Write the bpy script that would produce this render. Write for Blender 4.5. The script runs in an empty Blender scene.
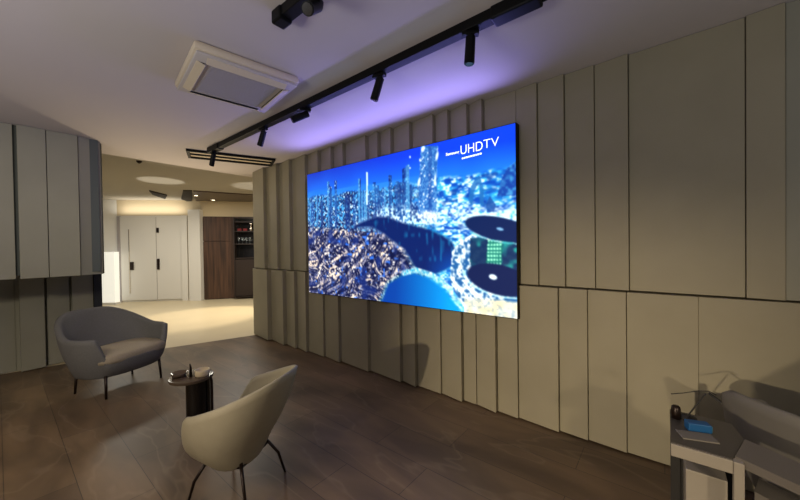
import bpy, bmesh, math, random
import numpy as np
from math import sin, cos, pi, radians, atan, sqrt
from mathutils import Vector, Matrix
random.seed(4)
scene = bpy.context.scene
COL = scene.collection

# ------------------------------------------------------------------ helpers
def lin(c):
    return tuple(((v/255)/12.92 if v/255 <= .04045 else ((v/255+.055)/1.055)**2.4) for v in c) + (1,)

def mat(name, rgb, rough=.6, metal=0, var=0, scale=6, bump=0, emit=None, es=0, stretch=(1,1,1), spec=.5):
    m = bpy.data.materials.new(name); m.use_nodes = True
    nt = m.node_tree; b = nt.nodes['Principled BSDF']
    b.inputs['Base Color'].default_value = lin(rgb)
    b.inputs['Roughness'].default_value = rough
    b.inputs['Metallic'].default_value = metal
    b.inputs['Specular IOR Level'].default_value = spec
    if emit:
        b.inputs['Emission Color'].default_value = lin(emit); b.inputs['Emission Strength'].default_value = es
    if var or bump:
        tc = nt.nodes.new('ShaderNodeTexCoord'); mp = nt.nodes.new('ShaderNodeMapping')
        mp.inputs['Scale'].default_value = stretch
        n = nt.nodes.new('ShaderNodeTexNoise'); n.inputs['Scale'].default_value = scale; n.inputs['Detail'].default_value = 6
        nt.links.new(tc.outputs['Object'], mp.inputs['Vector']); nt.links.new(mp.outputs['Vector'], n.inputs['Vector'])
        if var:
            r = nt.nodes.new('ShaderNodeValToRGB')
            c = lin(rgb)
            r.color_ramp.elements[0].position = .3; r.color_ramp.elements[1].position = .7
            r.color_ramp.elements[0].color = tuple(v*(1-var) for v in c[:3]) + (1,)
            r.color_ramp.elements[1].color = tuple(min(1, v*(1+var)) for v in c[:3]) + (1,)
            nt.links.new(n.outputs['Fac'], r.inputs['Fac']); nt.links.new(r.outputs['Color'], b.inputs['Base Color'])
        if bump:
            bp = nt.nodes.new('ShaderNodeBump'); bp.inputs['Strength'].default_value = bump; bp.inputs['Distance'].default_value = .01
            nt.links.new(n.outputs['Fac'], bp.inputs['Height']); nt.links.new(bp.outputs['Normal'], b.inputs['Normal'])
    return m

def link(name, me, m, parent=None, smooth=False, loc=None):
    o = bpy.data.objects.new(name, me); COL.objects.link(o)
    if m is not None:
        me.materials.append(m)
    if smooth:
        for p in me.polygons: p.use_smooth = True
    if parent is not None: o.parent = parent
    if loc is not None: o.location = loc
    return o

class MB:
    """collects shapes into ONE mesh"""
    def __init__(s): s.bm = bmesh.new()
    def faces(s, co, fs):
        vs = [s.bm.verts.new(c) for c in co]
        for f in fs:
            try: s.bm.faces.new([vs[i] for i in f])
            except ValueError: pass
        return s
    def box(s, x0, x1, y0, y1, z0, z1, M=None, bev=0):
        t = bmesh.new()
        bmesh.ops.create_cube(t, size=1)
        for v in t.verts:
            v.co = Vector((x0+(v.co.x+.5)*(x1-x0), y0+(v.co.y+.5)*(y1-y0), z0+(v.co.z+.5)*(z1-z0)))
        if bev:
            bmesh.ops.bevel(t, geom=t.edges[:], offset=bev, segments=2, affect='EDGES', profile=.5)
        return s._merge(t, M)
    def _merge(s, t, M=None):
        if M is not None: bmesh.ops.transform(t, matrix=M, verts=t.verts)
        me = bpy.data.meshes.new('tmp'); t.to_mesh(me); t.free(); s.bm.from_mesh(me); bpy.data.meshes.remove(me)
        return s
    def cyl(s, p0, p1, r0, r1=None, n=24, bev=0):
        r1 = r0 if r1 is None else r1
        p0 = Vector(p0); p1 = Vector(p1); d = p1-p0
        t = bmesh.new()
        bmesh.ops.create_cone(t, cap_ends=True, segments=n, radius1=r0, radius2=r1, depth=d.length)
        if bev:
            es = [e for e in t.edges if abs(e.verts[0].co.z-e.verts[1].co.z) < 1e-6]
            bmesh.ops.bevel(t, geom=es, offset=bev, segments=2, affect='EDGES')
        q = Vector((0,0,1)).rotation_difference(d.normalized()).to_matrix().to_4x4()
        return s._merge(t, Matrix.Translation((p0+p1)/2) @ q)
    def tube(s, pts, r, n=10):
        pts = [Vector(p) for p in pts]
        rs = r if isinstance(r, (list, tuple)) else [r]*len(pts)
        rings = []; up = Vector((0,0,1)); prev = None
        for i, p in enumerate(pts):
            d = (pts[min(i+1, len(pts)-1)]-pts[max(i-1, 0)]).normalized()
            if prev is None:
                a = d.cross(up)
                if a.length < .05: a = d.cross(Vector((1,0,0)))
            else: a = prev - d*prev.dot(d)
            a.normalize(); prev = a; b = d.cross(a)
            rings.append([s.bm.verts.new(p+a*cos(2*pi*k/n)*rs[i]+b*sin(2*pi*k/n)*rs[i]) for k in range(n)])
        for i in range(len(rings)-1):
            for k in range(n):
                s.bm.faces.new([rings[i][k], rings[i][(k+1)%n], rings[i+1][(k+1)%n], rings[i+1][k]])
        s.bm.faces.new(rings[0]); s.bm.faces.new(rings[-1])
        return s
    def lathe(s, prof, c=(0,0,0), n=32):
        rings = []
        for r, z in prof:
            rings.append([s.bm.verts.new((c[0]+max(r,1e-4)*cos(2*pi*k/n), c[1]+max(r,1e-4)*sin(2*pi*k/n), c[2]+z)) for k in range(n)])
        for i in range(len(rings)-1):
            for k in range(n):
                s.bm.faces.new([rings[i][k], rings[i][(k+1)%n], rings[i+1][(k+1)%n], rings[i+1][k]])
        s.bm.faces.new(rings[0]); s.bm.faces.new(rings[-1])
        return s
    def prism(s, poly, z0, z1):
        n = len(poly)
        co = [(x,y,z0) for x,y in poly]+[(x,y,z1) for x,y in poly]
        fs = [list(range(n))[::-1], list(range(n,2*n))]+[[i,(i+1)%n,n+(i+1)%n,n+i] for i in range(n)]
        return s.faces(co, fs)
    def build(s, name, m, parent=None, smooth=False, loc=None, auto=None):
        bmesh.ops.recalc_face_normals(s.bm, faces=s.bm.faces)
        me = bpy.data.meshes.new(name); s.bm.to_mesh(me); s.bm.free()
        if auto:
            for p in me.polygons: p.use_smooth = True
            me.set_sharp_from_angle(angle=radians(auto))
        return link(name, me, m, parent, smooth, loc)

def empty(name, loc=(0,0,0), rz=0):
    o = bpy.data.objects.new(name, None); COL.objects.link(o); o.location = loc; o.rotation_euler = (0,0,rz)
    o.empty_display_size = .1
    return o
def tag(o, label, cat, group=None, kind=None):
    o['label'] = label; o['category'] = cat
    if group: o['group'] = group
    if kind: o['kind'] = kind
    return o
def struct(o, label=None):
    o['kind'] = 'structure'
    if label: o['label'] = label
    return o
def dup(root, loc=None, rz=None):
    r = root.copy(); COL.objects.link(r)
    if loc is not None: r.location = loc
    if rz is not None: r.rotation_euler = (0,0,rz)
    for ch in list(root.children):
        c = ch.copy(); COL.objects.link(c); c.parent = r
        for g in list(ch.children):
            d = g.copy(); COL.objects.link(d); d.parent = c
    return r

# ------------------------------------------------------------------ camera (eye 1.5 m; X runs towards the screen wall, Y towards the back room)
F = 326.0; ROLL = radians(0.81); PITCH = radians(-0.63); YAW = atan(403/326); EYE = 1.5
f0 = Vector((sin(YAW), cos(YAW), 0)); r0 = Vector((cos(YAW), -sin(YAW), 0))
FW = f0*cos(PITCH)+Vector((0,0,sin(PITCH))); up0 = -f0*sin(PITCH)+Vector((0,0,cos(PITCH)))
RT = r0*cos(ROLL)-up0*sin(ROLL); UP = up0*cos(ROLL)+r0*sin(ROLL)
cd = bpy.data.cameras.new('camera'); cam = bpy.data.objects.new('camera', cd); COL.objects.link(cam)
cd.sensor_width = 36; cd.lens = F*36/800; cd.clip_start = .05
cam.matrix_world = Matrix(((RT.x,UP.x,-FW.x,0),(RT.y,UP.y,-FW.y,0),(RT.z,UP.z,-FW.z,EYE),(0,0,0,1)))
scene.camera = cam

# ------------------------------------------------------------------ materials
M = {}
M['panel'] = mat('greige_wall_panel', (150,143,121), .55, var=.05, scale=3, spec=.3)
M['panel_left'] = mat('grey_wall_panel', (143,141,126), .55, var=.04, scale=3, spec=.3)
M['gap'] = mat('grey_blue_wall_backing', (84,90,90), .8)
M['core'] = mat('dark_wall_backing', (45,43,40), .8)
M['ceiling'] = mat('matt_ceiling_paint', (196,188,184), .9)
M['taupe'] = mat('taupe_ceiling_paint', (166,160,148), .9)
M['white'] = mat('white_lacquer', (224,222,216), .5)
M['cream'] = mat('cream_plaster', (214,198,166), .8)
M['black'] = mat('black_powder_coat', (8,8,9), .5, spec=.2)
M['blackgloss'] = mat('black_lacquer', (16,13,12), .18)
M['acwhite'] = mat('cream_plastic', (214,200,176), .45)
M['acgrey'] = mat('grey_filter_mesh', (168,162,162), .7)
M['greyfab'] = mat('grey_upholstery', (96,95,95), .85, var=.06, scale=60, bump=.15)
M['seatfab'] = mat('beige_grey_upholstery', (150,139,120), .85, var=.05, scale=60, bump=.15)
M['shell'] = mat('stone_coloured_shell', (160,153,131), .6, var=.03, scale=20)
M['legs'] = mat('dark_brown_metal', (40,28,22), .35, metal=.5)
M['chrome'] = mat('brushed_chrome', (200,190,175), .2, metal=1)
M['desk'] = mat('grey_laminate', (112,106,98), .5)
M['desktop'] = mat('dark_grey_tabletop', (74,70,66), .35)
M['deskedge'] = mat('pale_table_frame', (150,142,128), .5)
M['blue'] = mat('blue_card', (18,84,136), .5)
M['navy'] = mat('dark_navy_paint', (28,32,42), .6)
M['glass'] = mat('clear_glass', (200,210,215), .1); M['glass'].node_tree.nodes['Principled BSDF'].inputs['Transmission Weight'].default_value = .8

def mat_floor():
    m = bpy.data.materials.new('dark_oak_stone_plank'); m.use_nodes = True; nt = m.node_tree; L = nt.links.new
    b = nt.nodes['Principled BSDF']
    tc = nt.nodes.new('ShaderNodeTexCoord')
    mp = nt.nodes.new('ShaderNodeMapping'); mp.inputs['Rotation'].default_value = (0,0,radians(90))
    L(tc.outputs['Object'], mp.inputs['Vector'])
    br = nt.nodes.new('ShaderNodeTexBrick'); br.offset = .37
    br.inputs['Scale'].default_value = 1; br.inputs['Brick Width'].default_value = 1.25; br.inputs['Row Height'].default_value = .30
    br.inputs['Mortar Size'].default_value = .0025; br.inputs['Mortar Smooth'].default_value = .3; br.inputs['Bias'].default_value = 0
    br.inputs['Color1'].default_value = lin((98,81,63)); br.inputs['Color2'].default_value = lin((112,94,73)); br.inputs['Mortar'].default_value = lin((66,56,46))
    L(mp.outputs['Vector'], br.inputs['Vector'])
    # veins, wavy
    m2 = nt.nodes.new('ShaderNodeMapping'); m2.inputs['Scale'].default_value = (2.2,.7,1)
    L(tc.outputs['Object'], m2.inputs['Vector'])
    n1 = nt.nodes.new('ShaderNodeTexNoise'); n1.inputs['Scale'].default_value = 1.6; n1.inputs['Detail'].default_value = 8; n1.inputs['Distortion'].default_value = .5
    L(m2.outputs['Vector'], n1.inputs['Vector'])
    r1 = nt.nodes.new('ShaderNodeValToRGB'); r1.color_ramp.elements[0].position = .35; r1.color_ramp.elements[1].position = .72
    r1.color_ramp.elements[0].color = (.62,.62,.62,1); r1.color_ramp.elements[1].color = (1.3,1.27,1.2,1)
    L(n1.outputs['Fac'], r1.inputs['Fac'])
    mx = nt.nodes.new('ShaderNodeMix'); mx.data_type = 'RGBA'; mx.blend_type = 'MULTIPLY'; mx.inputs[0].default_value = 1
    L(br.outputs['Color'], mx.inputs[6]); L(r1.outputs['Color'], mx.inputs[7])
    # thin pale veins
    n2 = nt.nodes.new('ShaderNodeTexNoise'); n2.inputs['Scale'].default_value = 1.1; n2.inputs['Detail'].default_value = 3; n2.inputs['Distortion'].default_value = .5
    L(m2.outputs['Vector'], n2.inputs['Vector'])
    r2 = nt.nodes.new('ShaderNodeValToRGB'); e = r2.color_ramp.elements
    e[0].position = .485; e[0].color = (0,0,0,1); e[1].position = .5; e[1].color = (.13,.13,.13,1)
    k = e.new(.515); k.color = (0,0,0,1)
    L(n2.outputs['Fac'], r2.inputs['Fac'])
    m3 = nt.nodes.new('ShaderNodeMix'); m3.data_type = 'RGBA'
    L(r2.outputs['Color'], m3.inputs[0]); L(mx.outputs[2], m3.inputs[6]); m3.inputs[7].default_value = lin((168,150,124))
    L(m3.outputs[2], b.inputs['Base Color'])
    b.inputs['Roughness'].default_value = .42; b.inputs['Specular IOR Level'].default_value = .35
    return m
M['floor'] = mat_floor()
M['tile'] = mat('cream_stone_floor', (206,192,160), .4, var=.04, scale=1.2)

def mat_wood():
    m = mat('dark_walnut', (62,42,32), .45); nt = m.node_tree; L = nt.links.new; b = nt.nodes['Principled BSDF']
    tc = nt.nodes.new('ShaderNodeTexCoord'); mp = nt.nodes.new('ShaderNodeMapping'); mp.inputs['Scale'].default_value = (9,9,.5)
    n = nt.nodes.new('ShaderNodeTexNoise'); n.inputs['Scale'].default_value = 2; n.inputs['Detail'].default_value = 6
    r = nt.nodes.new('ShaderNodeValToRGB'); r.color_ramp.elements[0].position = .3; r.color_ramp.elements[1].position = .7
    r.color_ramp.elements[0].color = lin((44,30,23)); r.color_ramp.elements[1].color = lin((92,64,48))
    L(tc.outputs['Object'], mp.inputs['Vector']); L(mp.outputs['Vector'], n.inputs['Vector']); L(n.outputs['Fac'], r.inputs['Fac']); L(r.outputs['Color'], b.inputs['Base Color'])
    return m
M['wood'] = mat_wood()

# ------------------------------------------------------------------ room shell
CH = 2.835; CH2 = 2.95; K = .981
edge = [(-7.0,7.9),(.86,6.13),(1.606,5.9),(2.788,5.515),(3.1,5.42)]
struct(MB().prism([(-7,-5),(3.1,-5)]+edge[::-1], -.1, 0).build('floor', M['floor']))
struct(MB().prism(edge+[(8.5,5.42),(8.5,14),(-7,14)], -.1, 0).build('floor', M['tile']), 'pale cream stone floor of the back room')
struct(MB().box(-7,3.1,-5,6.0,CH,CH+.2).build('ceiling', M['ceiling']))
struct(MB().box(-7,8.5,6.0,14,CH2,CH2+.15).build('ceiling', M['taupe']), 'taupe ceiling of the back room')

def wedge(y0, y1, z0, z1, xb, d0, d1, back=.06, flip=False):
    """panel whose front face stands d0 proud of the plane at y0 and d1 at y1"""
    gap = .0018
    y0 += gap; y1 -= gap
    co = [(xb-d0,y0,z0),(xb-d1,y1,z0),(xb+back,y1,z0),(xb+back,y0,z0),
          (xb-d0,y0,z1),(xb-d1,y1,z1),(xb+back,y1,z1),(xb+back,y0,z1)]
    return co
def wall_panel(parent, co, m):
    b = MB().faces(co, [(0,1,2,3),(7,6,5,4),(0,4,5,1),(1,5,6,2),(2,6,7,3),(3,7,4,0)])
    bmesh.ops.recalc_face_normals(b.bm, faces=b.bm.faces)
    bmesh.ops.bevel(b.bm, geom=b.bm.edges[:], offset=.002, segments=1, affect='EDGES')
    return b.build('wall_panel', m, parent)

SEAM = 1.158
wr = struct(MB().box(2.945,3.1,-5,5.56,0,CH).build('wall_right', M['core']), 'screen wall clad in staggered greige panels')
upR = [v*K for v in [5.70,5.235,4.832,4.465,4.054,3.75,3.47,3.229,2.812,2.613,2.412,2.141,1.843,1.665,1.456,1.303,1.004,.822,.615,.407,.194,-.389,-.545,-1.3,-2.1,-3,-4]]
for i in range(len(upR)-1):
    a, b_ = upR[i+1], upR[i]
    near = .055 if a > 1.1 else (.03 if i % 2 else .018)
    if abs(a-1.004*K) < .01: near = .0
    if abs(a-.822*K) < .01: near = .03
    far = 0 if a > .9 else .004
    if abs(a+.389*K) < .01: near = .02
    if a < -.5: near, far = .05, .03
    wall_panel(wr, wedge(a, b_, SEAM+.006, CH-.003, 2.835, near, far, .11), M['panel'] if a > -.54 else M['panel_left'])
loR = [5.579,4.98,4.538,4.243,3.968,3.603,3.271,2.744,2.251,2.045,1.746,1.499,1.364,1.161,.974,.65,.449,.207,-.17,-.9,-1.7,-2.5,-3.3,-4]
for i in range(len(loR)-1):
    a, b_ = loR[i+1], loR[i]
    near = {4.98:.07,4.538:.06,4.243:.05,3.968:.05,3.603:.03,3.271:.05,2.744:.09,2.251:.09,2.045:.05,1.746:.02,1.499:.08,1.364:.01,1.161:.06,.974:.02,.65:.03,.449:.015,.207:.015,-.17:.004}.get(a, .004)
    if .8 < a < 3.9: near = min(near, .044)
    far = .0 if a > .2 else .002
    if abs(a+.17) < .01: far = near; a -= .0014
    if abs(b_+.17) < .01: b_ += .0014
    wall_panel(wr, wedge(a, b_, .012, SEAM-.006, 2.80, near, far, .14), M['panel'])

# left panelled wall
wl = struct(MB().box(-7,.79,5.32,6.30,SEAM+.09,CH).build('wall_left', M['gap']), 'left wall clad in staggered grey panels')
MB().box(-7,.84,6.33,6.5,0,1.24).build('lower_backing', M['panel_left'], wl)
upL = [(-.37,-.10,0),(-.09,.126,.0),(.150,.365,.03),(.365,.622,.02),(.622,.835,.0)]
x = -.38
while x > -6.5: upL.append((x-.27, x, .03*random.random())); x -= .275
for x0, x1, d in upL:
    z0 = 1.215; y = 5.28-d; x0 *= K; x1 *= K
    y1 = 5.36 if x1 > .79 else y
    co = [(x0+.003,y,z0),(x1-.003,y1,z0),(x1-.003,5.55,z0),(x0+.003,5.55,z0),(x0+.003,y,CH-.003),(x1-.003,y1,CH-.003),(x1-.003,5.55,CH-.003),(x0+.003,5.55,CH-.003)]
    wall_panel(wl, co, M['panel_left'])
wall_panel(wl, [(.805,5.375,1.215),(.845,5.46,1.215),(.86,6.3,1.215),(.805,6.3,1.215),(.805,5.375,CH-.003),(.845,5.46,CH-.003),(.86,6.3,CH-.003),(.805,6.3,CH-.003)], M['core'])
loL = [(-.25,.128,.0),(.165,.375,.10),(.40,.61,.03),(.63,.845,.05)]
x = -.28
while x > -6.5: loL.append((x-.3, x, .06*random.random())); x -= .32
for x0, x1, d in loL:
    y = 6.30-d
    co = [(x0,y,.01),(x1,y+.02,.01),(x1,6.4,.01),(x0,6.4,.01),(x0,y,1.24),(x1,y+.02,1.24),(x1,6.4,1.24),(x0,6.4,1.24)]
    wall_panel(wl, co, M['panel_left'])
struct(MB().box(.85,.935,6.24,6.5,0,1.24).build('trim_1', M['navy']), 'dark navy end post under the hanging panels')

# back room walls
def wallseg(p, q, z0, z1, th=.12):
    p = Vector((p[0],p[1],0)); q = Vector((q[0],q[1],0)); d = (q-p).normalized(); n = Vector((-d.y,d.x,0))
    if n.dot(Vector((0.75,.63,0))) < 0: n = -n
    c = [p, q, q+n*th, p+n*th]
    return [(v.x,v.y) for v in c], z0, z1
def lerp(p, q, t): return (p[0]+(q[0]-p[0])*t, p[1]+(q[1]-p[1])*t)
A0 = (.5,13.0); A1 = (2.19,12.24); A2 = (3.585,10.90); A3 = (3.80,10.62); A4 = (5.05,9.72); A5 = (8.4,8.6)
struct(MB().prism(*wallseg(A0, A1, 0, CH2)).build('wall_back', M['white']), 'white wall panels left of the double door')
struct(MB().prism(*wallseg(A1, A2, 2.50, CH2)).build('wall_back', M['cream']), 'cream band above the white double door')
dt = struct(MB().prism(*wallseg(A1, A2, 0, 2.5)).build('wall_back', M['white']), 'white wall holding the double door')
# double door: leaves, handles
def bpt(p, q, t, off):
    v = Vector(lerp(p, q, t)+(0,)); d = (Vector(q+(0,))-Vector(p+(0,))).normalized(); n = Vector((d.y,-d.x,0))
    if n.dot(Vector((-.75,-.63,0))) < 0: n = -n
    return (v.x+n.x*off, v.y+n.y*off)
def slab(p, q, t0, t1, o0, o1, z0, z1):
    return MB().prism([bpt(p,q,t0,o0), bpt(p,q,t1,o0), bpt(p,q,t1,o1), bpt(p,q,t0,o1)], z0, z1)
dr = struct(empty('door_1', (A1[0],A1[1],0)), 'white double door with tall dark handles')
def rel(b, name, m, par, auto=None):
    off = Vector(par.matrix_world.translation) if par.matrix_world.translation.length else Vector(par.location)
    bmesh.ops.translate(b.bm, vec=-off, verts=b.bm.verts)
    return b.build(name, m, par, auto=auto)
g = slab(A1,A2,.012,.05,.0,.05,0,2.48); rel(g,'door_frame',M['acgrey'],dr)
l1 = rel(slab(A1,A2,.05,.535,0,.03,.05,2.46),'door_leaf',M['white'],dr)
l2 = rel(slab(A1,A2,.545,.90,0,.03,.05,2.46),'door_leaf',M['white'],dr)
rel(slab(A1,A2,.90,.985,0,.07,0,2.5),'door_frame',M['white'],dr)
rel(slab(A1,A2,.535,.545,0,.015,.05,2.46),'door_gap',M['acgrey'],dr)
for t, z0, z1, w in ((.18,.93,1.16,.045),(.553,.93,1.24,.03),(.553,2.0,2.14,.028)):
    h_ = rel(slab(A1,A2,t,t+w,.03,.06,z0,z1),'door_handle',M['legs'],dr)
rel(slab(A1,A2,.165,.172,.03,.05,.25,2.1),'edge_pull',M['chrome'],dr)
struct(MB().prism(*wallseg(lerp(A1,A2,.985), A3, 0, CH2, .2)).build('trim_2', M['cream']), 'cream pilaster right of the white double door')
# white return between pilaster and wood
struct(slab(A2, (3.82,10.56), .12, 1.0, -.05, .12, 0, 2.66).build('trim_3', M['white']), 'white upright beside the walnut wall')
ww = struct(MB().prism(*wallseg(A3, A4, 0, 2.47)).build('wall_back', M['wood']), 'dark walnut clad wall at the back')
rel(slab(A3,A4,0,.51,0,.025,.02,1.72),'wood_panel',M['wood'],ww); rel(slab(A3,A4,0,.51,0,.025,1.74,2.45),'wood_panel',M['wood'],ww)
rel(slab(A3,A4,.515,.58,0,.05,.02,2.45),'wood_upright',M['wood'],ww)
struct(MB().prism(*wallseg(A3, A4, 2.47, CH2)).build('wall_back', M['cream']), 'cream bulkhead above the walnut wall')
struct(MB().prism(*wallseg(A4, A5, 0, CH2)).build('wall_back', M['wood']))
struct(MB().box(8.4,8.5,5.4,14,0,CH2).build('wall_side', M['cream']))
struct(MB().box(3.1,8.5,5.3,5.42,0,CH2).build('wall_side', M['cream']))
# display cabinet in the walnut wall, with its bottles
M['darkwood'] = mat('near_black_walnut', (38,25,20), .5)
cab = tag(empty('display_cabinet', (A4[0],A4[1],0)), 'dark walnut display cabinet set in the back wall at the screen wall corner', 'cabinet')
rel(slab(A3,A4,.60,.62,0,.3,.05,2.42),'side_panel',M['darkwood'],cab)
rel(slab(A3,A4,.60,1.0,0,.02,.05,2.42),'back_panel',M['blackgloss'],cab)
for z in (.05,1.20,1.62,2.0,2.28): rel(slab(A3,A4,.62,1.0,.02,.26,z,z+.03),'shelf',M['darkwood'],cab)
rel(slab(A3,A4,.62,.98,.24,.27,.1,1.18),'cabinet_door',M['darkwood'],cab)
glass_l = ['stemmed glass at the left end of the cabinet shelf','stemmed glass left of centre on the cabinet shelf','stemmed glass right of centre on the cabinet shelf','stemmed glass at the right end of the cabinet shelf']
g0 = None
for k in range(4):
    p = bpt(A3,A4,.68+.065*k,.15)
    if g0 is None:
        g0 = MB().lathe([(.035,0),(.035,.004),(.005,.01),(.005,.08),(.03,.11),(.036,.15),(.03,.19)], n=16).build('wine_glass', M['glass'], smooth=True); o = g0
    else: o = g0.copy(); COL.objects.link(o)
    o.location = (p[0],p[1],1.65); tag(o, glass_l[k], 'glass', 'glasses in the back cabinet')
p = bpt(A3,A4,.90,.15)
tag(MB().lathe([(.05,0),(.055,.02),(.03,.12),(.022,.16),(.05,.22),(.02,.27),(.012,.30)], (p[0],p[1],2.03-.0), n=20).build('silver_ornament', M['chrome'], smooth=True), 'small silver ornament on the top cabinet shelf', 'ornament')
M['red'] = mat('red_card', (130,20,24), .6)
for k, (t, lb) in enumerate(((.66,'red box on the top cabinet shelf, the one further left'),(.76,'red box on the top cabinet shelf, next to the ornament'))):
    tag(slab(A3,A4,t,t+.07,.06,.18,2.03,2.10).build('red_box', M['red']), lb, 'box', 'red boxes in the back cabinet')

# luminous white column in the back room
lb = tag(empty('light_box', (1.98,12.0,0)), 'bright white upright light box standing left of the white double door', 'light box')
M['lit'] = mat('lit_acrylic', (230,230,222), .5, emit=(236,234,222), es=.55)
def fr(cx, cy, w, d, z0, z1):   # upright box turned to face the room
    a = atan(326/403); R_ = Matrix.Rotation(-pi/2+YAW if False else -YAW, 4, 'Z')
    return MB().box(-w/2, w/2, -d/2, d/2, z0, z1, Matrix.Translation((cx,cy,0)) @ R_)
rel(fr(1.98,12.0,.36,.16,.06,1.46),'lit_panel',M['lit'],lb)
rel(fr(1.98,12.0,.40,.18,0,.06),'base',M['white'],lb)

# ------------------------------------------------------------------ back room ceiling features
M['cutdark'] = mat('dark_bronze_ceiling_panel', (84,70,58), .35)
M['cutblack'] = mat('dark_ceiling_void', (36,32,30), .8)  # colour of thin slabs that paint the shade inside ceiling cut-outs
def ceil_poly(name, pts, m, lab, cat, group=None, th=.03):
    o = MB().prism(pts, CH2-th, CH2-.001).build(name, m); return tag(o, lab, cat, group)
ceil_poly('ceiling_cutout_shade', [(2.34,9.67),(2.84,10.15),(3.0,10.9),(2.55,10.25)], M['cutblack'], 'small dark slab coloured as the shade in a pointed cut-out of the back room ceiling', 'ceiling cut-out')
ceil_poly('ceiling_cutout_shade', [(2.88,9.10),(3.03,8.98),(3.45,10.2),(3.75,11.2),(3.3,10.6)], M['cutblack'], 'near black slab coloured as the shade in a wedge cut-out at the tip of the bronze ceiling panel', 'ceiling cut-out')
ceil_poly('ceiling_panel', [(3.06,8.98),(4.4,8.5),(5.6,8.9),(5.1,9.5),(4.5,10.2),(4.3,11.2),(3.8,10.9),(3.5,10.2)], M['cutdark'], 'bronze brown faceted ceiling panel above the walnut wall', 'ceiling panel', th=.028)
M['lamp'] = mat('lit_lamp_lens', (255,240,210), .5, emit=(255,236,200), es=6)
dl = None
for (x, y), lbx in (((3.32,9.55),'round lit downlight nearest the black wedge in bronze ceiling panel'),((3.95,10.1),'round lit downlight in the middle of the bronze ceiling panel')):
    if dl is None:
        dl = tag(empty('downlight', (x,y,CH2-.03)), lbx, 'downlight', 'back room downlights')
        MB().lathe([(.075,0),(.075,-.012),(.055,-.014),(.055,0)]).build('trim_ring', M['chrome'], dl, smooth=True)
        MB().lathe([(.054,-.002),(.054,-.008)]).build('lens', M['lamp'], dl)
    else:
        o = dup(dl, (x,y,CH2-.03)); o['label'] = lbx
tag(MB().lathe([(.04,0),(.04,-.015),(.015,-.04),(.001,-.045)], (1.48,6.63,CH2)).build('smoke_detector', M['legs'], smooth=True), 'small dark sensor on the taupe ceiling near the opening', 'sensor')
tag(slab(A0,A1,.62,.82,0,.06,2.45,2.50).build('wall_spotlight', M['legs']), 'small dark spotlight above the light box', 'spotlight')

# ------------------------------------------------------------------ video wall
XS = 2.75; Y0, Y1 = .963, 3.876; Z0, Z1 = .876, 2.520
tv = tag(empty('video_wall', (2.76,(Y0+Y1)/2,Z0)), 'large lit video wall showing a blue city at night', 'screen')
rel(MB().box(XS+.004, XS+.075, Y0-.006, Y1+.006, Z0-.006, Z1+.006), 'cabinet', M['black'], tv)

def vnoise(s, t, n, seed):
    rg = np.random.RandomState(seed); g = rg.rand(n[1]+3, n[0]+3)
    x = s*n[0]; y = t*n[1]; i = np.clip(np.floor(x).astype(int),0,n[0]+1); j = np.clip(np.floor(y).astype(int),0,n[1]+1)
    fx = x-i; fy = y-j; fx = fx*fx*(3-2*fx); fy = fy*fy*(3-2*fy)
    return (g[j,i]*(1-fx)+g[j,i+1]*fx)*(1-fy)+(g[j+1,i]*(1-fx)+g[j+1,i+1]*fx)*fy
def cells(s, t, n, seed):
    rg = np.random.RandomState(seed); g = rg.rand(n[1]+2, n[0]+2)
    return g[np.clip((t*n[1]).astype(int),0,n[1]), np.clip((s*n[0]).astype(int),0,n[0])]
def inpoly(x, y, P):
    r = np.zeros(x.shape, bool); n = len(P)
    for i in range(n):
        x0,y0 = P[i]; x1,y1 = P[(i+1)%n]
        if y0 == y1: continue
        c = ((y0 > y) != (y1 > y)) & (x < (x1-x0)*(y-y0)/(y1-y0)+x0)
        r ^= c
    return r
def ell(x, y, cx, cy, rx, ry, a=0):
    dx = x-cx; dy = y-cy; u = dx*cos(a)+dy*sin(a); v = -dx*sin(a)+dy*cos(a)
    return np.sqrt((u/rx)**2+(v/ry)**2)
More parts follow.
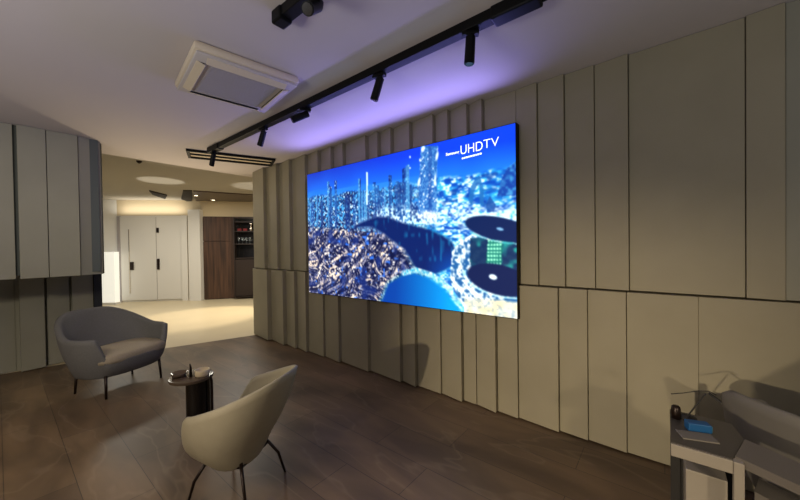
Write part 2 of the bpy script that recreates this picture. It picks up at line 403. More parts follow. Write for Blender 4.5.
def city(S, T):
    """the picture on the screen; S runs 0..1 along the screen, T 0..1 from its top; (a, b) are the artwork's own drawing coordinates"""
    Y = Y1+(Y0-Y1)*S; Z = Z1+(Z0-Z1)*T
    X = np.full(S.shape, XS)
    c = FW.x*X+FW.y*Y+FW.z*(Z-EYE)
    a = 400+F*(RT.x*X+RT.y*Y+RT.z*(Z-EYE))/c
    b = 250-F*(UP.x*X+UP.y*Y+UP.z*(Z-EYE))/c
    w = S**1.0
    n1 = vnoise(S,T,(14,8),1); n2 = vnoise(S,T,(60,34),2); n3 = vnoise(S,T,(150,84),3); n4 = vnoise(S,T,(220,124),5)
    def col(r,g,b_): return np.stack([np.full(S.shape,r/255.),np.full(S.shape,g/255.),np.full(S.shape,b_/255.)],-1)
    def mix(A, B, m): m = np.clip(m,0,1)[...,None]; return A*(1-m)+B*m
    sky = mix(col(22,40,165), col(8,60,225), w*1.2)
    hz = 196-30*((a-310)/205.)+4*(n1-.5)             # height of the horizon haze
    sky = mix(sky, col(30,120,235), np.clip((b-(hz-26))/30,0,1))
    # towns
    blue = mix(col(6,18,70), col(60,160,225), np.clip((n3-.45)*3,0,1))
    blue = mix(blue, col(225,245,250), np.clip((n4-.66)*6,0,1))
    towers = cells(S,T*0,(60,1),11); th = 2+26*towers**2
    hs = vnoise(S,T,(40,60),41); hs2 = vnoise(S,T,(130,150),42)
    cyan = mix(col(10,70,175), col(50,180,232), np.clip((hs*.7+n2*.4-.3)*2.2,0,1))
    cyan = mix(cyan, col(225,248,250), np.clip((hs2*.5+hs*.5+n1*.35-.66)*4.5,0,1))
    cyan = mix(cyan, col(8,50,140), np.clip((vnoise(S,T,(50,50),43)-.66)*5,0,1)*.7)
    cyan = mix(cyan, col(238,252,252), np.clip((b-200)/16,0,1)*np.clip((b*0+222-b)/8,0,1)*np.clip((hs2-.2)*2,0,1)*.8)
    img = sky
    land = b > hz
    img = mix(img, mix(blue, cyan, np.clip((a-395)/50,0,1)), np.clip((b-hz)/3,0,1))
    # left high-rises
    tw = (b > hz+8-th*.9) & (a < 412) & (b < 240)
    lit = (cells(S,T,(190,120),12) > .55)
    tcol = mix(col(16,44,120), col(90,180,225), lit*np.clip(cells(S,T,(120,60),13)*1.1,0,1)*.8)
    tcol = mix(tcol, col(220,240,250), (cells(S,T,(190,120),14) > .93)*1.0)
    edge_ = cells(S,T*0,(120,1),15)
    tcol = mix(tcol, col(8,22,84), (edge_ > .6)*.6); tcol = mix(tcol, col(110,200,235), (edge_ < .14)*.5)
    img = mix(img, tcol, tw*(cells(S,T*0,(60,1),16) > .3)*np.clip((236-b)/14,0,1)*.85)
    img = mix(img, col(60,150,225), (b > hz-4)*(b < 222)*(a < 420)*.22*n1*2)
    img = mix(img, col(214,242,250), np.clip((a-372)/14,0,1)*np.clip((b-203)/8,0,1)*(b < 224)*np.clip(n3*2.4-.8,0,1))
    # spire
    img = mix(img, col(210,235,255), ((np.abs(a-367) < .8) & (b > 172) & (b < 205))*.9)
    # warm old town lower left
    ww_ = (b > 226+.10*(a-310)-10*np.clip((a-380)/40,0,1)) & (a < 425)
    # blocks of buildings between streets; the street grid turns from the left bank to the quay
    th1 = np.where(a+.5*b < 505, -.62, .95)+.25*(n1-.5)
    u = S*178*cos(0)+0; vv = T*100
    uu = u*np.cos(th1)+vv*np.sin(th1); vv = -u*np.sin(th1)+vv*np.cos(th1)
    sk = vnoise((uu+260)/520,(vv+260)/520,(70,330),51); sk2 = vnoise((uu+260)/520,(vv+260)/520,(330,60),52)
    h1 = np.sin(uu*.55+2*n2)*.5+.5; h2 = np.sin(vv*1.05+2.5*n2)*.5+.5
    rg = np.random.RandomState(31); tab = rg.rand(64,64)
    blk = tab[(np.floor(uu*.7).astype(int))%64, (np.floor(vv*.45).astype(int))%64]
    warm = mix(col(12,18,56), col(96,104,150), np.clip((n4*.5+blk*.8-.55)*2.4,0,1))
    warm = mix(warm, col(214,190,176), np.clip((blk-.74)*6,0,1)*np.clip((n4-.25)*2.4,0,1)*.8)
    warm = mix(warm, col(10,18,60), np.clip((sk-.62)*5,0,1)*.8)
    warm = mix(warm, col(246,222,196), np.clip((.36-sk)*7,0,1)*np.clip(n3*2-.35,0,1))
    warm = mix(warm, col(255,236,214), np.clip((sk2-.78)*8,0,1)*np.clip(n3*2-.3,0,1)*.8)
    warm = mix(warm, col(255,246,232), np.clip((n4*.7+n2*.5-.80)*5,0,1))
    warm = mix(warm, col(20,40,110), np.clip((vnoise(S,T,(24,14),8)-.66)*5,0,1)*.8)
    warm = mix(warm, col(50,110,220), np.clip((vnoise(S,T,(70,40),18)-.80)*7,0,1))
    img = mix(img, warm, ww_*np.clip((b-222)/10,0,1))
    # shore glow then river and lake
    river = [(352,228),(362,222),(376,217),(388,217),(400,222),(415,226),(430,230),(442,235),(452,242),(457,254),(455,264),(446,270),(436,274),(426,273),(416,268),(410,258),(404,249),(394,242),(384,234),(372,227),(362,227)]
    lake = [(380,304),(384,296),(388,284),(402,276),(415,273),(430,279),(445,290),(458,308),(464,316),(440,318),(400,310)]
    def soft(P, r):
        m = np.zeros(S.shape)
        for dx,dy in ((0,0),(r,0),(-r,0),(0,r),(0,-r),(r*.7,r*.7),(-r*.7,-r*.7),(r*.7,-r*.7),(-r*.7,r*.7)): m += inpoly(a+dx,b+dy,P)
        return m/9
    sh = soft(river, 4.5)
    img = mix(img, mix(col(220,230,240), col(30,190,225), np.clip((a-400)/30,0,1)), sh*(.35+.6*n3))
    rv = mix(col(8,30,92), col(4,70,160), np.clip((b-245)/25,0,1)*np.clip((a-425)/25,0,1))
    rv = mix(rv, col(30,180,220), np.clip((vnoise(S,T,(90,20),9)-.72)*3,0,1)*.5)
    img = mix(img, rv, soft(river, 1.2))
    lk = mix(col(8,60,150), col(0,150,225), np.clip((a-395)/55,0,1))
    img = mix(img, col(60,210,235), soft(lake, 3.5)*.7)
    img = mix(img, lk, soft(lake, 1.))
    # causeway
    P = [(404,273),(416,270),(432,275),(447,286),(457,300),(466,314)]
    dm = np.full(S.shape, 99.)
    for (x0,y0),(x1,y1) in zip(P[:-1],P[1:]):
        L2 = (x1-x0)**2+(y1-y0)**2; tt = np.clip(((a-x0)*(x1-x0)+(b-y0)*(y1-y0))/L2,0,1)
        dm = np.minimum(dm, np.hypot(a-x0-tt*(x1-x0), b-y0-tt*(y1-y0)))
    img = mix(img, mix(col(70,190,220),col(240,245,240),n3*1.4-.2), np.clip((3.2-dm)/1.2,0,1)*(.5+.7*n4))
    # right bank: bright terraces around the two ovals
    bank = inpoly(a, b, [(452,252),(462,240),(476,232),(520,236),(520,322),(470,318),(460,300),(450,282)])
    e2 = ell(a,b,503,272,40,28,.25)
    ringc = mix(col(30,90,150), col(232,240,238), np.clip(np.sin(e2*24)*.5+.45+2.2*(n3-.5)+.8*(n1-.5),0,1))
    img = mix(img, ringc, bank*1.)
    img = mix(img, mix(col(240,220,170),col(250,245,225),n2), np.clip((b-(296+.10*(a-470)))/3,0,1)*(a > 464)*(.55+.6*n3))
    # twin oval stadium roofs
    d1 = ell(a,b,500,229,37,12,.2); d2 = ell(a,b,500,280,35,15.5,.26)
    neck = inpoly(a,b,[(470,238),(470,262),(474,278),(520,292),(520,238)])
    nk = mix(col(10,40,80), col(30,150,140), np.clip((n2-.45)*3,0,1))
    img = mix(img, nk, neck*.95)
    grid = (np.sin(a*2.1) > -.2)*(np.sin(b*1.7) > -.2)
    gp = inpoly(a,b,[(488,239),(503,241),(501,269),(486,265)])
    img = mix(img, mix(col(20,110,100), col(150,240,200), grid*1.), gp*1.)
    img = mix(img, mix(col(240,250,245),col(60,180,190),np.clip(n3*1.2,0,1)), ((d1 > 1) & (d1 < 1.12) & (b > 232))*.8)
    img = mix(img, col(9,30,78), np.clip((1-d1)*14,0,1))
    img = mix(img, mix(col(150,220,230),col(250,250,240),n3), ((d2 > 1) & (d2 < 1.10))*.9*(b > 270))
    img = mix(img, col(10,26,72), np.clip((1-d2)*14,0,1))
    img = mix(img, col(225,240,245), np.clip((1-ell(a,b,493,277,4.6,2.8,.3))*5,0,1))
    img = mix(img, col(120,170,210), np.clip((1-ell(a,b,500,229,4,1.6,.2))*5,0,1))
    # central tower
    tp = inpoly(a,b,[(421,146),(438,146),(437,185),(436,214),(418,214),(419,180)])
    tcl = mix(col(36,92,170), col(96,160,215), (cells(S,T,(200,110),21) > .5)*.6)
    tcl = mix(tcl, col(240,250,255), (cells(S,T,(200,110),22) > .94)*.9)
    tcl = mix(tcl, col(20,60,140), (np.abs(a-430) < 1.6)*.5)
    img = mix(img, tcl, tp*1.)
    for cx,cy,rx,ry,an in ((423,149,2,4.5,.3),(437,156,1.6,6,.2),(419,182,1.6,6,.2),(435,180,1.2,8,.1),(420,160,1,2,0),(410,157,1,1.6,0),(410,168,1,1.2,0)):
        img = mix(img, col(235,248,255), np.clip((1-ell(a,b,cx,cy,rx,ry,an))*2,0,1)*.9)
    img = mix(img, col(245,252,255), np.clip((1-ell(a,b,428,215,12,6))*1.6,0,1)*(.4+.8*n3))
    # arched tower and sail tower on the right
    ar = inpoly(a,b,[(468,200),(471,186),(476,177),(480,176),(482,182),(478,184),(474,192),(472,206)]) | inpoly(a,b,[(480,176),(484,190),(484,206),(480,206),(479,186)])
    img = mix(img, col(30,100,170), ar*.85)
    sail = inpoly(a,b,[(497,196),(501,180),(507,168),(517,160),(520,196)])
    img = mix(img, mix(col(18,60,150),col(60,140,200),np.clip((n3-.4)*2,0,1)), sail*.95)
    img = mix(img, col(16,60,140), inpoly(a,b,[(486,205),(490,196),(496,205),(494,212),(487,212)])*.8)
    k = (.25,.5,.25)
    for ax in (0,1):
        p_ = np.concatenate([img.take([0],ax), img, img.take([-1],ax)], ax); n_ = img.shape[ax]
        img = sum(k[q]*p_.take(range(q,q+n_),ax) for q in range(3))
    return np.clip(img,0,1)
NX, NY = 420, 236
s_ = np.linspace(0,1,NX+1); t_ = np.linspace(0,1,NY+1)
S, T = np.meshgrid(s_, t_)
img = city(S, T)
me = bpy.data.meshes.new('display')
co = np.stack([np.full(S.shape, XS-2.76), (Y1+(Y0-Y1)*S)-(Y0+Y1)/2, (Z1+(Z0-Z1)*T)-Z0], -1).reshape(-1,3)
idx = np.arange((NX+1)*(NY+1)).reshape(NY+1,NX+1)
fa = np.stack([idx[:-1,:-1], idx[1:,:-1], idx[1:,1:], idx[:-1,1:]], -1).reshape(-1,4)
me.vertices.add(co.shape[0]); me.vertices.foreach_set('co', co.ravel())
me.loops.add(fa.size); me.loops.foreach_set('vertex_index', fa.ravel().astype(np.int32))
me.polygons.add(fa.shape[0]); me.polygons.foreach_set('loop_start', np.arange(0,fa.size,4,dtype=np.int32))
me.update(calc_edges=True); me.validate()
lc = np.where(img <= .04045, img/12.92, ((img+.055)/1.055)**2.4)
ca = me.color_attributes.new('picture', 'FLOAT_COLOR', 'POINT')
ca.data.foreach_set('color', np.concatenate([lc, np.ones(lc.shape[:2]+(1,))], -1).reshape(-1).astype(np.float32))
ms = bpy.data.materials.new('lit_display'); ms.use_nodes = True; nt = ms.node_tree; b = nt.nodes['Principled BSDF']
at_ = nt.nodes.new('ShaderNodeAttribute'); at_.attribute_name = 'picture'
nt.links.new(at_.outputs['Color'], b.inputs['Emission Color']); b.inputs['Emission Strength'].default_value = 1.25
b.inputs['Base Color'].default_value = (.01,.01,.012,1); b.inputs['Roughness'].default_value = .5
b.inputs['Specular IOR Level'].default_value = .1
disp = link('display', me, ms, tv)
M['lettering'] = mat('white_screen_lettering', (240,248,255), .5, emit=(240,248,255), es=1.1)
def text(body, size, y, z, parent, name='screen_lettering', sx=1, bold=0, x=XS-.003):
    cu = bpy.data.curves.new(name, 'FONT'); cu.body = body; cu.size = size; cu.offset = bold; cu.extrude = .0005
    o = bpy.data.objects.new(name, cu); COL.objects.link(o)
    dg = bpy.context.evaluated_depsgraph_get(); m_ = bpy.data.meshes.new_from_object(o.evaluated_get(dg))
    bpy.data.objects.remove(o)
    # text runs along -Y, up Z, faces -X
    R_ = Matrix(((0,0,-1,x-2.76),(-sx,0,0,y-(Y0+Y1)/2),(0,1,0,z-Z0),(0,0,0,1)))
    m_.transform(R_); m_.materials.clear(); m_.materials.append(M['lettering'])
    o = bpy.data.objects.new(name, m_); COL.objects.link(o); o.parent = parent
    return o
def fit(o, ya, yb, za, zb):
    """stretch lettering to its own place on the screen"""
    c = np.array([v.co[:] for v in o.data.vertices]); lo = c.min(0); hi = c.max(0)
    Ya = ya-(Y0+Y1)/2; Yb = yb-(Y0+Y1)/2
    for v in o.data.vertices:
        v.co.y = Ya+(hi[1]-v.co.y)/(hi[1]-lo[1])*(Yb-Ya); v.co.z = za-Z0+(v.co.z-lo[2])/(hi[2]-lo[2])*(zb-za)
for body, bold, ya, yb, za, zb in (('UHD',-.001,1.475,1.255,2.352,2.434),('TV',-.002,1.248,1.105,2.362,2.438),('Samsung',.005,1.635,1.490,2.362,2.396)):
    fit(text(body, .165, 1.5, 2.3, tv, bold=bold), ya, yb, za, zb)
b = MB(); y = 1.463
for k in range(9):
    wd = (.016,.012,.022,.014,.02,.024,.012,.018,.02)[k]; b.box(XS-.004,XS-.002,y-wd,y,2.306+k*.0012,2.321+k*.0012); y -= wd+.005
rel(b,'fine_print',M['lettering'],tv)

# ------------------------------------------------------------------ ceiling cassette air conditioner
ac = tag(empty('air_conditioner', (1.205,2.60,CH)), 'cream ceiling cassette air conditioner with grey square grille', 'air conditioner')
ac.rotation_euler = (0,0,radians(-8))
b = MB(); W = .355
b.box(-W,W,-W,W,-.06,-.001,bev=.022); b.build('housing', M['acwhite'], ac, auto=40)
b = MB(); b.box(-W+.015,W-.015,-W+.015,W-.015,-.078,-.059,bev=.008); b.build('fascia', M['ceiling'], ac, auto=40)
b = MB(); G = .225
b.box(-G-.01,G+.01,-G-.01,G+.01,-.084,-.077)
for k in range(24):
    y = -G+.01+k*(2*G-.02)/23; b.box(-G,G,y-.004,y+.004,-.088,-.082)
b.build('grille', M['acgrey'], ac)
for sgn in (1,-1):
    fl = MB().box(-.27,.27,-.028,.028,-.004,.004,Matrix.Translation((0,sgn*.292,-.088)) @ Matrix.Rotation(radians(22*sgn),4,'X'),bev=.003).build('louver', M['acwhite'], ac)
    MB().box(-.26,.26,sgn*.292-.022,sgn*.292+.022,-.0825,-.077).build('air_slot', M['core'], ac)
for sgn in (1,-1):
    MB().box(-.028,.028,-.24,.24,-.004,.004,Matrix.Translation((sgn*.292,0,-.088)) @ Matrix.Rotation(radians(-18*sgn),4,'Y'),bev=.003).build('louver', M['acwhite'], ac)
    MB().box(sgn*.292-.022,sgn*.292+.022,-.23,.23,-.0825,-.077).build('air_slot', M['core'], ac)

# ------------------------------------------------------------------ tracks and spotlights
t1 = tag(empty('track_rail', (1.80,2.55,CH)), 'long black ceiling track running parallel to the screen wall', 'lighting track', 'ceiling tracks')
MB().box(-.034,.034,-2.6,2.12,-.060,0,bev=.004).build('rail', M['black'], t1)
MB().box(-.042,.042,1.80,2.12,-.070,-.001,bev=.006).build('power_feed', M['black'], t1)
MB().box(-.048,.048,-2.06,-1.80,-.076,-.0005,bev=.010).build('joint_cover', M['black'], t1)
t2 = tag(empty('track_rail', (1.035,.78,CH)), 'short black ceiling track cut off by the photo top', 'lighting track', 'ceiling tracks')
MB().box(-.034,.034,-1.5,.90,-.060,0,bev=.004).build('rail', M['black'], t2)
MB().box(-.045,.035,.84,.93,-.075,-.001,bev=.01).build('end_cap', M['black'], t2)
heads = [((1.80,4.57),0,28,'black track spotlight at the far end of the track by the diffuser'),
         ((1.80,3.30),10,26,'black track spotlight second from the far end of the long track'),
         ((1.80,2.55),60,62,'short tilted black track spotlight level with the cassette unit'),
         ((1.80,1.63),10,22,'black track spotlight hanging in front of the middle of the screen'),
         ((1.80,.892),30,4,'black track spotlight hanging straight down, lowest in the photo'),
         ((1.035,1.36),120,50,'black spotlight on the short track at the photo top')]
h0 = None
for (x,y), rz, tilt, lab in heads:
    if h0 is None:
        h0 = tag(empty('track_spotlight', (x,y,CH-.0612)), lab, 'spotlight', 'spotlights on the ceiling tracks')
        MB().box(-.022,.022,-.05,.05,-.022,.0,bev=.004).build('adapter', M['black'], h0)
        MB().cyl((0,0,-.02),(0,0,-.05),.009).build('stem', M['black'], h0)
        b = MB(); b.cyl((0,0,.03),(0,0,-.135),.029,.031,bev=.004); hd = b.build('lamp_head', M['black'], h0, auto=40)
        hd.location = (0,0,-.055)
        ln = MB().cyl((0,0,-.131),(0,0,-.137),.025).build('lens', M['blackgloss'], hd)
        o = h0
    else:
        o = dup(h0, (x,y,CH-.0612)); o['label'] = lab
    o.rotation_euler = (0,0,radians(rz))
    for c in o.children:
        if c.name.startswith('lamp_head'): c.rotation_euler = (radians(tilt),0,0)
# linear diffuser
df = tag(empty('linear_diffuser', (2.19,4.89,CH), radians(-22)), 'black framed rectangular ceiling diffuser at the track end', 'air diffuser')
b = MB(); Lx, Ly, w = .56, .20, .034
b.box(-Lx,Lx,-Ly,-Ly+w,-.03,0); b.box(-Lx,Lx,Ly-w,Ly,-.03,0); b.box(-Lx,-Lx+w,-Ly+w,Ly-w,-.03,0); b.box(Lx-w,Lx,-Ly+w,Ly-w,-.03,0)
b.build('frame', M['black'], df)
MB().box(-Lx+w-.002,Lx-w+.002,-Ly+w-.002,Ly-w+.002,-.008,-.002).build('diffuser_plate', M['cream'], df)
MB().box(-Lx+w,Lx-w,-.012,.012,-.026,-.008).build('centre_bar', M['black'], df)

# ------------------------------------------------------------------ tub seats
def sstep(a, b, x):
    t = min(1, max(0, (x-a)/(b-a))); return t*t*(3-2*t)
def tub(w, d, zb, seat, harm, hback, th=.03, foot=.55, e=2.5, lean=.12, flare=.06, drop=(.62,.86), backspan=(.12,.5), n=96, prow=0):
    """bucket shell; +Y is the open front"""
    bm = bmesh.new(); rings = []
    def H(f):     # f: 0 at back, 1 at front
        h = hback+(harm-hback)*sstep(backspan[0], backspan[1], f)
        return h+(seat-h)*sstep(drop[0], drop[1], f)
    def P(phi, t, inset):
        f = abs(phi)/pi; h = H(f); z = zb+(h-zb)*t
        sc = foot+(1-foot)*(1-(1-t)**2.3)
        s_n, c_n = sin(phi), cos(phi)
        k = (abs(s_n)**e+abs(c_n)**e)**(-1/e)
        rx = max(.02, w/2*sc-inset); ry = max(.02, d/2*sc-inset)
        x = s_n*k*rx; y = -c_n*k*ry
        up = max(0, z-seat+.05)
        y -= lean*up*max(0, c_n)*2; x += flare*up*s_n*2
        return Vector((x, y, z))
    phis = [-pi+2*pi*i/n for i in range(n)]
    nt_ = 14
    bot = bm.verts.new((0,0,zb-.004))
    for j in range(nt_+1):
        t = (j/nt_)**1.3
        if j == 0: t = .0
        rings.append([P(p, t, 0) for p in phis])
    top = [P(p, 1, th*.5)+Vector((0,0,th*.35)) for p in phis]; rings.append(top)
    for j in range(11):
        u = j/10
        ring = []
        for p in phis:
            f = abs(p)/pi; h = H(f); zs = seat-.06; z = h+(zs-h)*u
            t = max(.05, (z-zb)/(h-zb)); ring.append(P(p, t, th))
        rings.append(ring)
    V = [[bm.verts.new(c) for c in r] for r in rings]
    for j in range(len(V)-1):
        for i in range(n):
            bm.faces.new([V[j][i], V[j][(i+1)%n], V[j+1][(i+1)%n], V[j+1][i]])
    cen = bm.verts.new((0,0,seat-.06))
    for i in range(n):
        bm.faces.new([bot, V[0][(i+1)%n], V[0][i]]); bm.faces.new([cen, V[-1][i], V[-1][(i+1)%n]])
    bmesh.ops.recalc_face_normals(bm, faces=bm.faces)
    return bm
def cushion(w, d, z0, z1, e=3, n=72, crown=.015, yoff=0):
    b = MB(); rings = []
    for r, z in ((0,z0),(.9,z0),(.985,z0+.012),(1,z0+(z1-z0)*.4),(1,z0+(z1-z0)*.7),(.97,z1-.006),(.9,z1+crown*.3),(.6,z1+crown*.8),(.3,z1+crown),(0,z1+crown)):
        ring = []
        for i in range(n):
            p = 2*pi*i/n; k = (abs(sin(p))**e+abs(cos(p))**e)**(-1/e); rr = max(r,.002)
            ring.append(b.bm.verts.new((sin(p)*k*rr*w/2, -cos(p)*k*rr*d/2+yoff, z)))
        rings.append(ring)
    for j in range(len(rings)-1):
        for i in range(n): b.bm.faces.new([rings[j][i], rings[j][(i+1)%n], rings[j+1][(i+1)%n], rings[j+1][i]])
    return b
def from_bm(bm, name, m, parent):
    me = bpy.data.meshes.new(name); bm.to_mesh(me); bm.free(); return link(name, me, m, parent, True)

# loveseat
LS = dict(loc=(.80,4.80,0), rz=atan(.38/-.925)+pi)
fx, fy = .38, -.925
ls = tag(empty('loveseat', (.838,4.704,0), -1.184-pi/2), 'rounded grey two-seat tub sofa with beige seat cushion by the left wall', 'sofa')
from_bm(tub(.902,.677,.21,.377,.603,.812,th=.05,foot=.811,e=2.53,lean=.257,flare=0,drop=(.717,.805),backspan=(.111,.486),n=144), 'shell', M['greyfab'], ls)
cushion(.73,.56,.345,.435,e=3.6,yoff=.055,crown=.02).build('seat_cushion', M['seatfab'], ls, smooth=True)
for sx in (-1,1):
    for sy in (-1,1):
        MB().tube([(sx*.27,sy*.22,.23),(sx*.28,sy*.235,.0)], [.014,.011], 12).build('leg', M['legs'], ls, smooth=True)
    MB().tube([(sx*.27,-.22,.214),(sx*.27,.22,.214)], .012).build('under_rail', M['legs'], ls, smooth=True)

# front armchair
fx, fy = -.53, .85
ch = tag(empty('armchair', (.93,2.074,0), 2.04-pi/2), 'beige moulded tub armchair seen from behind, nearest the camera', 'armchair')
from_bm(tub(.623,.50,.211,.381,.58,.756,th=.022,foot=.496,e=2.265,lean=.145,flare=0,drop=(.60,.82),backspan=(.017,.659),n=120), 'shell', M['shell'], ch)
cushion(.42,.34,.325,.375,e=2.4,yoff=.01).build('seat_cushion', M['seatfab'], ch, smooth=True)
for sx in (-1,1):
    for sy in (-1,1):
        MB().tube([(sx*.12,sy*.11,.25),(sx*.17,sy*.165,.14),(sx*.19,sy*.20,0)], [.010,.009,.007], 12).build('leg', M['legs'], ch, smooth=True)
MB().tube([(-.12,-.11,.222),(.12,-.11,.222),(.12,.11,.222),(-.12,.11,.222),(-.12,-.11,.222)], .009).build('under_frame', M['legs'], ch, smooth=True)

# side table
st = tag(empty('side_table', (1.0,3.06,0)), 'small dark round side table between sofa and armchair', 'side table')
MB().lathe([(.148,.425),(.158,.428),(.16,.44),(.158,.45),(.148,.452)], n=48).build('table_top', mat('bronze_glass_top', (88,74,60), .2), st, smooth=False, auto=40)
MB().cyl((.04,-.02,.0),(.04,-.02,.426),.088,n=40,bev=.004).build('drum', M['blackgloss'], st, auto=40)
MB().cyl((.04,-.02,.0),(.04,-.02,.012),.10,n=40,bev=.003).build('base_plate', M['blackgloss'], st, auto=40)
MB().tube([(.11,-.115,.012),(.11,-.115,.40),(.10,-.115,.445),(.07,-.11,.426)], .011, 12).build('upright_rod', M['legs'], st, smooth=True)
tag(MB().lathe([(.048,0),(.052,.006),(.054,.05),(.050,.052),(.046,.01),(.0,.009)], (1.055,2.985,.4525), n=32).build('ceramic_pot', mat('cream_ceramic', (226,208,170), .35), smooth=True), 'cream pot on the right side of round side table', 'pot')
tag(MB().lathe([(.04,0),(.05,.004),(.062,.03),(.058,.031),(.04,.008),(.0,.007)], (.93,3.12,.4525), n=32).build('glass_dish', mat('brown_glass', (92,76,60), .12), smooth=True), 'shallow brown glass dish on round side table', 'dish')
tag(MB().tube([(.985,3.03,.454),(.985,3.03,.53),(.98,3.03,.56)], [.012,.008,.004], 10).build('upright_stick', M['legs'], smooth=True), 'thin dark upright stick between dish and pot on side table', 'ornament')

# ------------------------------------------------------------------ console table, right foreground
dk = tag(empty('console_table', (1.9,-.6,0)), 'low grey console table with pale frame at the bottom right corner', 'table')
TZ = .66
rel(MB().prism([(1.775,-.02),(2.12,-.02),(2.12,-.24),(1.98,-.262),(1.795,-.21),(1.775,-.20)],TZ-.012,TZ),'table_top',M['desktop'],dk)
rel(MB().box(1.765,1.79,-.205,-.02,TZ-.055,TZ-.004,bev=.003),'front_rail',M['deskedge'],dk)
rel(MB().box(1.76,1.795,-.235,-.205,0,TZ-.003,bev=.003),'leg',M['deskedge'],dk)
rel(MB().box(2.08,2.11,-.06,-.022,0,TZ-.012,bev=.003),'leg',M['core'],dk)
rel(MB().prism([(1.797,-.213),(1.977,-.264),(1.58,-.81),(1.40,-.87)],TZ-.03,TZ+.004),'angled_top',M['desk'],dk)
rel(MB().box(1.86,2.08,-.20,-.07,.0,TZ-.14,bev=.004),'cabinet_body',M['deskedge'],dk)
rel(MB().prism([(1.83,-.27),(1.95,-.30),(1.58,-.79),(1.46,-.83)],0,TZ-.13),'drawer_unit',M['desk'],dk)
rel(MB().box(2.095,2.115,-.24,-.06,.1,TZ-.012),'back_panel',M['core'],dk)

def at(px, py, X):
    d = RT*((px-400)/F)+UP*((250-py)/F)+FW; t = X/d.x; return Vector((0,0,EYE))+d*t
# blue box
bb = tag(empty('card_box', (1.955,-.115,TZ), radians(-70)), 'blue box lying on the console table under desk lamp', 'box')
MB().box(-.042,.042,-.022,.022,0,.036,bev=.004).build('carton', M['blue'], bb)
MB().box(.0425,.044,-.018,.018,.005,.031).build('end_flap', mat('pale_blue_card', (60,140,175), .5), bb)
tag(MB().box(-.07,.055,-.035,.035,0,.006,Matrix.Translation((1.885,-.115,TZ)) @ Matrix.Rotation(radians(-70),4,'Z'),bev=.001).build('notepad', mat('grey_paper', (120,114,104), .8)), 'thin grey notepad in front of blue box on console table', 'notepad')
# desk lamp with thin arms
lp = tag(empty('desk_lamp', (2.06,-.085,TZ)), 'thin wire desk lamp with small head beside blue box', 'lamp')
MB().lathe([(.035,0),(.035,.006),(.008,.012),(.0,.014)]).build('base', M['core'], lp, smooth=True)
MB().tube([(0,0,.01),(.0,-.03,.07),(.0,-.065,.135)], .003, 8).build('lower_arm', M['core'], lp, smooth=True)
MB().tube([(.0,.06,.10),(.0,.02,.115),(0,-.04,.142),(0,-.075,.150),(0,-.10,.138)], .0022, 8).build('upper_arm', M['core'], lp, smooth=True)
MB().box(-.012,.012,-.025,.025,-.003,.003,Matrix.Translation((0,-.095,.125)) @ Matrix.Rotation(radians(38),4,'X'),bev=.001).build('lamp_head', M['core'], lp)
tag(MB().lathe([(.018,0),(.02,.03),(.017,.055),(.012,.06)], (2.03,-.042,TZ), n=20).build('pen_cup', M['legs'], smooth=True), 'small dark cup at the left end of console table', 'cup')
# grey armchair behind the console
ac2 = tag(empty('lounge_chair', (2.44,-.55,0), radians(-135)), 'grey tub lounge chair between the console table and the panelled wall', 'armchair')
from_bm(tub(.60,.50,.2,.42,.60,.735,th=.03,foot=.6,e=2.4,lean=.06,flare=.0,drop=(.62,.84),backspan=(.10,.46)), 'shell', mat('mid_grey_upholstery', (116,112,104), .7), ac2)
cushion(.46,.36,.38,.44,e=2.8,yoff=.03).build('seat_cushion', M['greyfab'], ac2, smooth=True)
for sx in (-1,1):
    for sy in (-1,1):
        MB().tube([(sx*.12,sy*.10,.22),(sx*.19,sy*.17,0)], [.012,.009], 12).build('leg', M['legs'], ac2, smooth=True)

# ------------------------------------------------------------------ lights
def area(name, loc, size, energy, col, rot=(0,0,0), sy=None, spread=None):
    l = bpy.data.lights.new(name, 'AREA'); l.energy = energy; l.color = col; l.size = size
    if sy: l.shape = 'RECTANGLE'; l.size_y = sy
    if spread: l.spread = radians(spread)
    o = bpy.data.objects.new(name, l); COL.objects.link(o); o.location = loc; o.rotation_euler = rot; return o
def spot(name, loc, to, energy, col, ang=60, blend=.6, r=.05):
    l = bpy.data.lights.new(name, 'SPOT'); l.energy = energy; l.color = col; l.spot_size = radians(ang); l.spot_blend = blend; l.shadow_soft_size = r
    o = bpy.data.objects.new(name, l); COL.objects.link(o); o.location = loc
    o.rotation_euler = (Vector(to)-Vector(loc)).to_track_quat('-Z','Y').to_euler(); return o
WARM = (1,.82,.58); WW = (1,.93,.80)
area('ceiling_lamp', (-2.2,2.2,CH-.05), 1.2, 58, WARM, spread=130)
area('ceiling_lamp', (-1.2,-1.6,CH-.05), 1.2, 18, WARM, spread=120)
area('ceiling_fill', (-2.2,1.6,1.0), 1.4, 72, (.95,.95,.97), (pi,0,0))  # added fill aimed up to brighten the ceiling, not a known fitting
area('ceiling_fill', (-.6,-1.8,1.0), 1.4, 30, (.90,.94,1.0), (pi,0,0))  # second added ceiling fill, cooler, behind the camera
area('screen_glow_fill', (2.70,2.42,2.50), .05, 13, (.36,.30,1.0), (0,radians(118),0), sy=2.8, spread=140)  # added violet strip, strengthens the screen's glow on the ceiling
spot('offscreen_wall_spot', (-4.4,1.2,1.7), (2.8,.75,.3), 740, WARM, 30, 1, .05)
spot('offscreen_wall_spot', (-1.9,-2.7,2.0), (2.8,-.5,.2), 190, WARM, 40, 1, .12)
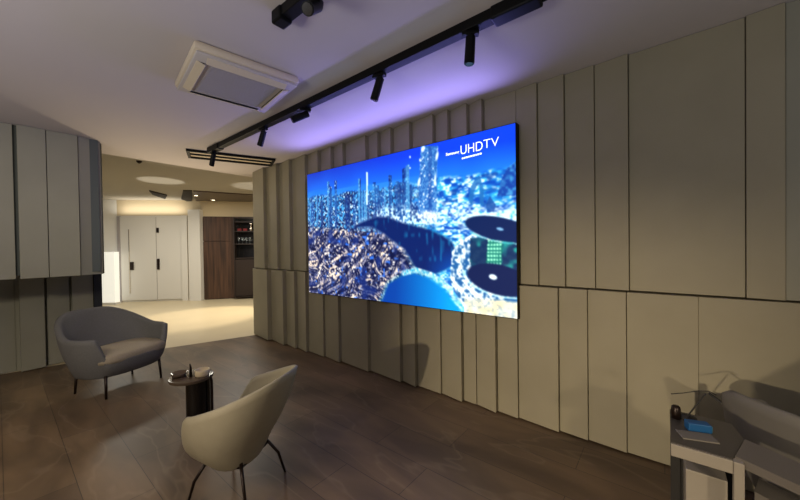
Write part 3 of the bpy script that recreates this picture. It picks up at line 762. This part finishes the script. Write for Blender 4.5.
spot('offscreen_wall_spot', (-1.2,1.2,2.5), (.1,5.4,1.1), 150, (1,.88,.68), 62, 1, .15)  # added spot, only brightens the left wall and sofa
spot('offscreen_wall_spot', (-2.0,3.2,2.5), (2.8,4.9,1.2), 130, (1,.90,.70), 50, 1, .15)  # added spot, lifts the far end of the screen wall
spot('ceiling_edge_fill', (2.1,7.0,.3), (1.8,5.2,2.9), 170, WARM, 60, 1, .1)  # added warm spot standing in for floor bounce on the ceiling edge
# back room
area('back_lamp', (3.6,7.6,CH2-.05), 1.0, 62, WW)
area('back_lamp', (1.6,9.6,CH2-.05), .8, 42, WW)
spot('back_spot', (4.7,8.1,CH2-.06), (3.0,8.0,0), 300, WARM, 46, .5, .04)
spot('back_uplight', (2.2,8.2,.9), (2.2,8.2,3), 90, WW, 24, .25, .02)
spot('back_uplight', (3.9,7.4,.9), (3.9,7.4,3), 70, WW, 34, .4, .02)
m_ = bpt(A1,A2,.5,.22)
area('cove_light', (m_[0],m_[1],2.56), .06, 5, WW, (radians(165),0,atan(-1.34/1.395)), sy=.06).data.size = 1.7
w = bpy.data.worlds.new('world'); scene.world = w; w.use_nodes = True
w.node_tree.nodes['Background'].inputs[0].default_value = (.62,.60,.62,1); w.node_tree.nodes['Background'].inputs[1].default_value = .2
struct(MB().faces([(2.2,-.70,0),(2.2,-1.8,0),(2.26,-1.8,0),(2.26,-.70,0),(2.2,-.70,.84),(2.2,-1.25,1.36),(2.2,-1.8,1.36),(2.26,-.70,.84),(2.26,-1.25,1.36),(2.26,-1.8,1.36)],
    [(0,4,5,6,1),(3,2,9,8,7),(0,3,7,4),(4,7,8,5),(5,8,9,6),(1,6,9,2),(0,1,2,3)]).build('shadow_caster', M['desk']), 'unseen low grey partition, added with a sloping end to shade the wall')  # out of view, put in to cast the slanted shadow on the wall

scene.view_settings.view_transform = 'Standard'; scene.view_settings.look = 'None'
scene.view_settings.exposure = .3; scene.view_settings.gamma = 1; scene.view_settings.use_curve_mapping = False
